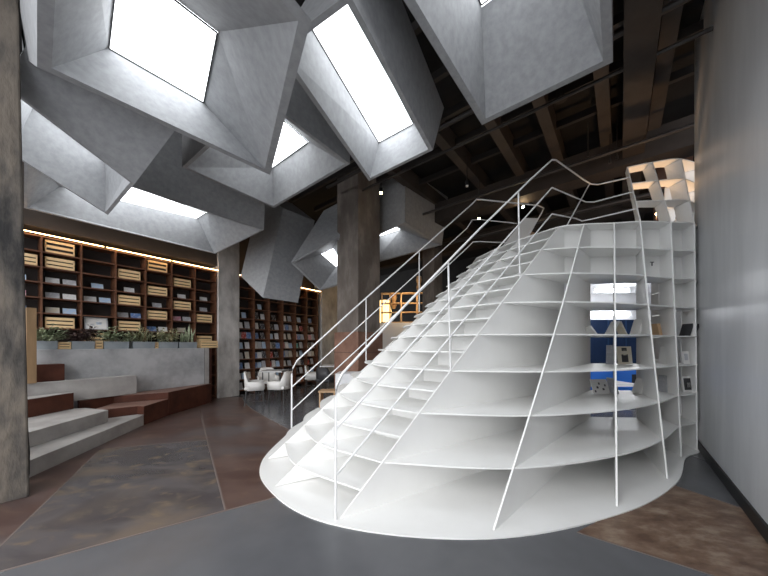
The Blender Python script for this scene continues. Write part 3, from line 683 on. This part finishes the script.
for u0, u1, lm, lb, kind in PLN:
    s0, s1 = tline(u0), tline(u1); c = pp((s0 + s1) / 2, -.12, PT); r = empty('potted_plant', c, lb, 'plant', 'planters on the low wall'); w = s1 - s0
    g = MB(); hh = .135
    P = [(-w / 2, -.09), (w / 2, -.09), (w / 2, .09), (-w / 2, .09)]
    o_ = [c + PD * x * .97 + PN * y * .9 for x, y in P]; t_ = [c + PD * x + PN * y + Vector((0, 0, hh)) for x, y in P]
    i_ = [c + PD * x * .95 + PN * y * .88 + Vector((0, 0, hh)) for x, y in P]; j_ = [c + PD * x * .95 + PN * y * .85 + Vector((0, 0, hh - .03)) for x, y in P]
    q = [(3, 2, 1, 0)]
    for a_ in (0, 4, 8):
        for k in range(4): q.append((a_ + k, a_ + (k + 1) % 4, a_ + 4 + (k + 1) % 4, a_ + 4 + k))
    g.add(o_ + t_ + i_ + j_, q); part(g, 'planter_box', 'zinc', r)
    g = MB(); g.slab([p + Vector((0, 0, .005)) for p in j_], (0, 0, -.02)); part(g, 'soil', 'soil', r)
    g = MB(); rr = random.Random(u0); g2 = MB()
    nst = {'spread': 38, 'fern': 30, 'bush': 40, 'spike': 26}[kind]
    for k in range(nst):
        p = c + PD * rr.uniform(-w / 2, w / 2) * .9 + PN * rr.uniform(-.06, .07) + Vector((0, 0, hh - .02))
        an = rr.uniform(0, 6.28); tilt = {'spread': rr.uniform(.3, 1.2), 'fern': rr.uniform(.2, 1.0), 'bush': rr.uniform(.1, .8), 'spike': rr.uniform(.05, .6)}[kind]
        d = Vector((math.cos(an) * math.sin(tilt), math.sin(an) * math.sin(tilt), math.cos(tilt))); L = rr.uniform(.13, .32) * (1.15 if kind in ('fern', 'spike') else 1)
        e = p + d * L; g2.tube([p, p + d * L * .5, e], .0035, 4, False)
        if kind == 'spike': leaf(g, p, d, L * 1.3, .03, .03)
        elif kind == 'fern':
            for t in [.3, .45, .6, .75, .9, 1]:
                for sgn in (-1, 1): sd = d.cross(Vector((0, 0, 1))).normalized() * sgn + d * .6; leaf(g, p + d * L * t, sd, .06, .018, .015)
        else:
            for t in range(7):
                a2 = rr.uniform(0, 6.28); leaf(g, p + d * L * rr.uniform(.5, 1.05), Vector((math.cos(a2), math.sin(a2), rr.uniform(-.3, .6))), rr.uniform(.05, .10), rr.uniform(.03, .055), .02)
    part(g, 'foliage', lm, r); part(g2, 'stems', 'leaf3' if lm == 'leaf3' else 'leaf', r)
for u0, u1, lb, hh in [(93.5, 101.5, 'pine crate on the planter wall below the framed drawing', .15), (153.5, 156.8, 'narrow pine crate squeezed between two planters', .13), (199, 216, 'pine crate at the pier end of the planter wall', .17), (56.5, 69.5, 'pine crate on the planter wall between the two dark-leaved planters', .12)]:
    s0, s1 = tline(u0), tline(u1); r = make_crate(s1 - s0, hh, .16, 3, .012); r.location = pp((s0 + s1) / 2, -.05, PT + .001); r.rotation_euler.z = math.atan2(PD.y, PD.x) + math.pi
    tag(r, lb, 'crate', 'pine crates on the planter wall')

# ------------------------------------------------------------------ tables and chairs
def make_chair(m, label):
    r = empty('armchair', (0, 0, 0), label, 'chair', 'armchairs on the reading floor')
    g = MB(); g.box((0, 0, .43), (.50, .50, .07)); g.build('seat', m, r, bevel=.02)
    g = MB(); A = []; B = []
    for i in range(15):
        a = math.pi * (i / 14); x = -.29 * math.cos(a); y = .27 * math.sin(a) if 0 < i < 14 else 0
        y = .30 * (math.sin(a) ** .5) - .05; zt = .60 + .24 * min(1, max(0, (math.sin(a) - .45) / .35))
        A.append(Vector((x, y, .38))); B.append(Vector((x * 1.06, y * 1.1, zt)))
    A = [Vector((-.29, -.22, .38))] + A + [Vector((.29, -.22, .38))]; B = [Vector((-.30, -.24, .58))] + B + [Vector((.30, -.24, .58))]
    n = len(A); g.add(A + B + [p * 1 + Vector((-p.x * .09, -.02 if p.y > .1 else 0, 0)) for p in A + B],
        [(i, i + 1, n + i + 1, n + i) for i in range(n - 1)] + [(2 * n + i, 3 * n + i, 3 * n + i + 1, 2 * n + i + 1) for i in range(n - 1)] + [(n + i, n + i + 1, 3 * n + i + 1, 3 * n + i) for i in range(n - 1)] + [(i, 2 * n + i, 2 * n + i + 1, i + 1) for i in range(n - 1)] + [(0, n, 3 * n, 2 * n), (n - 1, 3 * n - 1, 4 * n - 1, 2 * n - 1)], True)
    g.build('backrest', m, r)
    for sx in (-1, 1):
        for sy in (-1, 1):
            g = MB(); g.tube([(sx * .20, sy * .20, .40), (sx * .24, sy * .24, 0)], .013, 8); g.build('leg', 'steel', r)
    return r
ch = make_chair('chair', 'white armchair turned to the table, closer to the concrete pier'); ch.location = (-2.99, 6.72, 0); ch.rotation_euler.z = math.radians(112); ch.scale = (.86, .86, .9)
def chair_copy(src, loc, rz, label):
    c = copy_tree(src); c.location = loc; c.rotation_euler.z = math.radians(rz); c['label'] = label; return c
chair_copy(ch, (-2.43, 6.85, 0), -105, 'white armchair facing the pier across the table, closer to the stair')
chair_copy(ch, (-3.1, 7.75, 0), 30, 'white armchair behind the table in front of the far bookcase')
chair_copy(ch, (-2.15, 8.75, 0), 100, 'white armchair beside the dark chair, deeper in the room by the corner pier')
dk = make_chair('chairdark', 'dark grey chair between the corner pier and the stair foot'); dk.scale = (.9, .9, .9); dk.location = (-1.62, 8.15, 0); dk.rotation_euler.z = math.radians(160)
def table(loc, w, d, label, m='tabletop'):
    r = empty('table', loc, label, 'table'); g = MB(); l = Vector(loc)
    g.box(l + Vector((0, 0, .72)), (w, d, .035)); part(g, 'tabletop', m, r)
    for sx in (-1, 1):
        for sy in (-1, 1): g = MB(); g.tube([l + Vector((sx * (w / 2 - .06), sy * (d / 2 - .06), .705)), l + Vector((sx * (w / 2 - .06), sy * (d / 2 - .06), 0))], .014, 8); part(g, 'leg', 'steel', r)
table((-2.76, 7.3, 0), .55, .5, 'grey square table between the white armchairs')
table((-1.55, 9.1, 0), .8, .6, 'white table behind the dark chair by the corner pier', 'offwhite')
r = empty('wooden_stool', (-1.18, 6.15, 0), 'low tan wooden stool beside the stair foot', 'stool'); 
g = MB(); g.box((-1.18, 6.15, .40), (.36, .34, .03)); part(g, 'seat', 'tan', r)
for sx in (-1, 1): g = MB(); g.box((-1.18 + sx * .15, 6.15, .193), (.03, .3, .385)); part(g, 'leg', 'tan', r)
g = MB(); g.box((-.74, 6.02, .40), (.46, .5, .80)); tag(g.build('white_counter', 'offwhite', bevel=.006), 'plain white counter block in front of the brown column casing', 'counter')

# ------------------------------------------------------------------ far end: lattice shelf, ducts, lamp
r = empty('lattice_shelf', at_y(412, 325, 11).xy.to_3d(), 'pale timber lattice shelf far behind the stair, lit warm', 'shelf')
yl = 11.0
for v in (293, 303, 312, 322): 
    a, c = at_y(381, v + .012 * (440 - 381), yl), at_y(444, v, yl); g = MB(); g.box((a + c) / 2, ((c - a).length, .25, .035), (c - a).normalized()); part(g, 'shelf_board', 'tan', r)
for u in (382, 390, 401, 417, 431, 441):
    a, c = at_y(u, 323, yl), at_y(u, 293, yl); g = MB(); g.box((a + c) / 2, (.05, .25, abs(c.z - a.z))); part(g, 'upright', 'tan', r)
g = MB(); a = at_y(410, 330, yl); g.box((a.x, yl, 1.1), (2.5, .4, 2.2)); tag(g.build('white_parapet', 'offwhite'), 'white parapet below the timber lattice shelf', 'parapet')
g = MB(); p = at_y(384.5, 312, 11.6); g.lathe(p, [(.22, -.45), (.28, 0), (.22, .45)], 14); tag(g.build('paper_lantern', 'lit'), 'glowing paper lantern behind the lattice shelf beside the column', 'lamp')
for u, v, y, lb in [(419, 284, 11.3, 'tan timber figure standing on the lattice shelf'), (394, 301, 11.2, 'tan carved object in the second opening of the lattice shelf')]:
    p = at_y(u, v, y); g = MB(); g.lathe(p, [(.06, -.3), (.11, -.15), (.07, 0), (.12, .15), (.09, .3)], 12); tag(g.build('carved_ornament', 'tan'), lb, 'ornament')

# ------------------------------------------------------------------ light
w = bpy.data.worlds.new('World'); bpy.context.scene.world = w; w.use_nodes = True
bg = w.node_tree.nodes['Background']; bg.inputs['Color'].default_value = (.92, .95, 1, 1); bg.inputs['Strength'].default_value = 1.75
def lamp(kind, name, loc, e, col, **k):
    d = bpy.data.lights.new(name, kind); d.energy = e; d.color = col
    for a, v in k.items(): setattr(d, a, v)
    o = bpy.data.objects.new(name, d); C.objects.link(o); o.location = loc; return o
sun = lamp('SUN', 'daylight', (-4, -8, 8), 1.9, (1, .98, .96), angle=math.radians(75))
sun.rotation_euler = Vector((.25, 1, -.8)).to_track_quat('-Z', 'Y').to_euler()
for i, p in enumerate(SP):
    if i in (3, 4): continue
    lamp('POINT', 'spot_glow', p + Vector((0, 0, -.08)), 3, (1, .72, .42), shadow_soft_size=.03)
ll = lamp('SPOT', 'added_uplight', (4.15, 4.75, 3.02), 26, (1, .60, .30), shadow_soft_size=.1, spot_size=math.radians(125), spot_blend=.6)  # unseen lamp, added to warm the undersides of the tower shelves
ll.rotation_euler = (math.pi, 0, 0)
lamp('POINT', 'lattice_lamp', at_y(408, 300, 10.4), 22, (1, .68, .35), shadow_soft_size=.1)
lamp('POINT', 'back_room_lamp', (6.2, 7.4, 2.7), 30, (.95, .97, 1), shadow_soft_size=.2)

# ------------------------------------------------------------------ camera
cd = bpy.data.cameras.new('Camera'); cam = bpy.data.objects.new('Camera', cd); C.objects.link(cam)
cam.location = (0, 0, EYE); cam.rotation_euler = (math.pi / 2, 0, 0)
cd.sensor_fit = 'HORIZONTAL'; cd.sensor_width = 36; cd.lens = F * 36 / 768; cd.shift_y = (HZ - 288) / 768; cd.clip_start = .05
bpy.context.scene.camera = cam
vs = bpy.context.scene.view_settings; vs.view_transform = 'Standard'; vs.look = 'None'; vs.gamma = 1; vs.exposure = 0.68; vs.use_curve_mapping = False
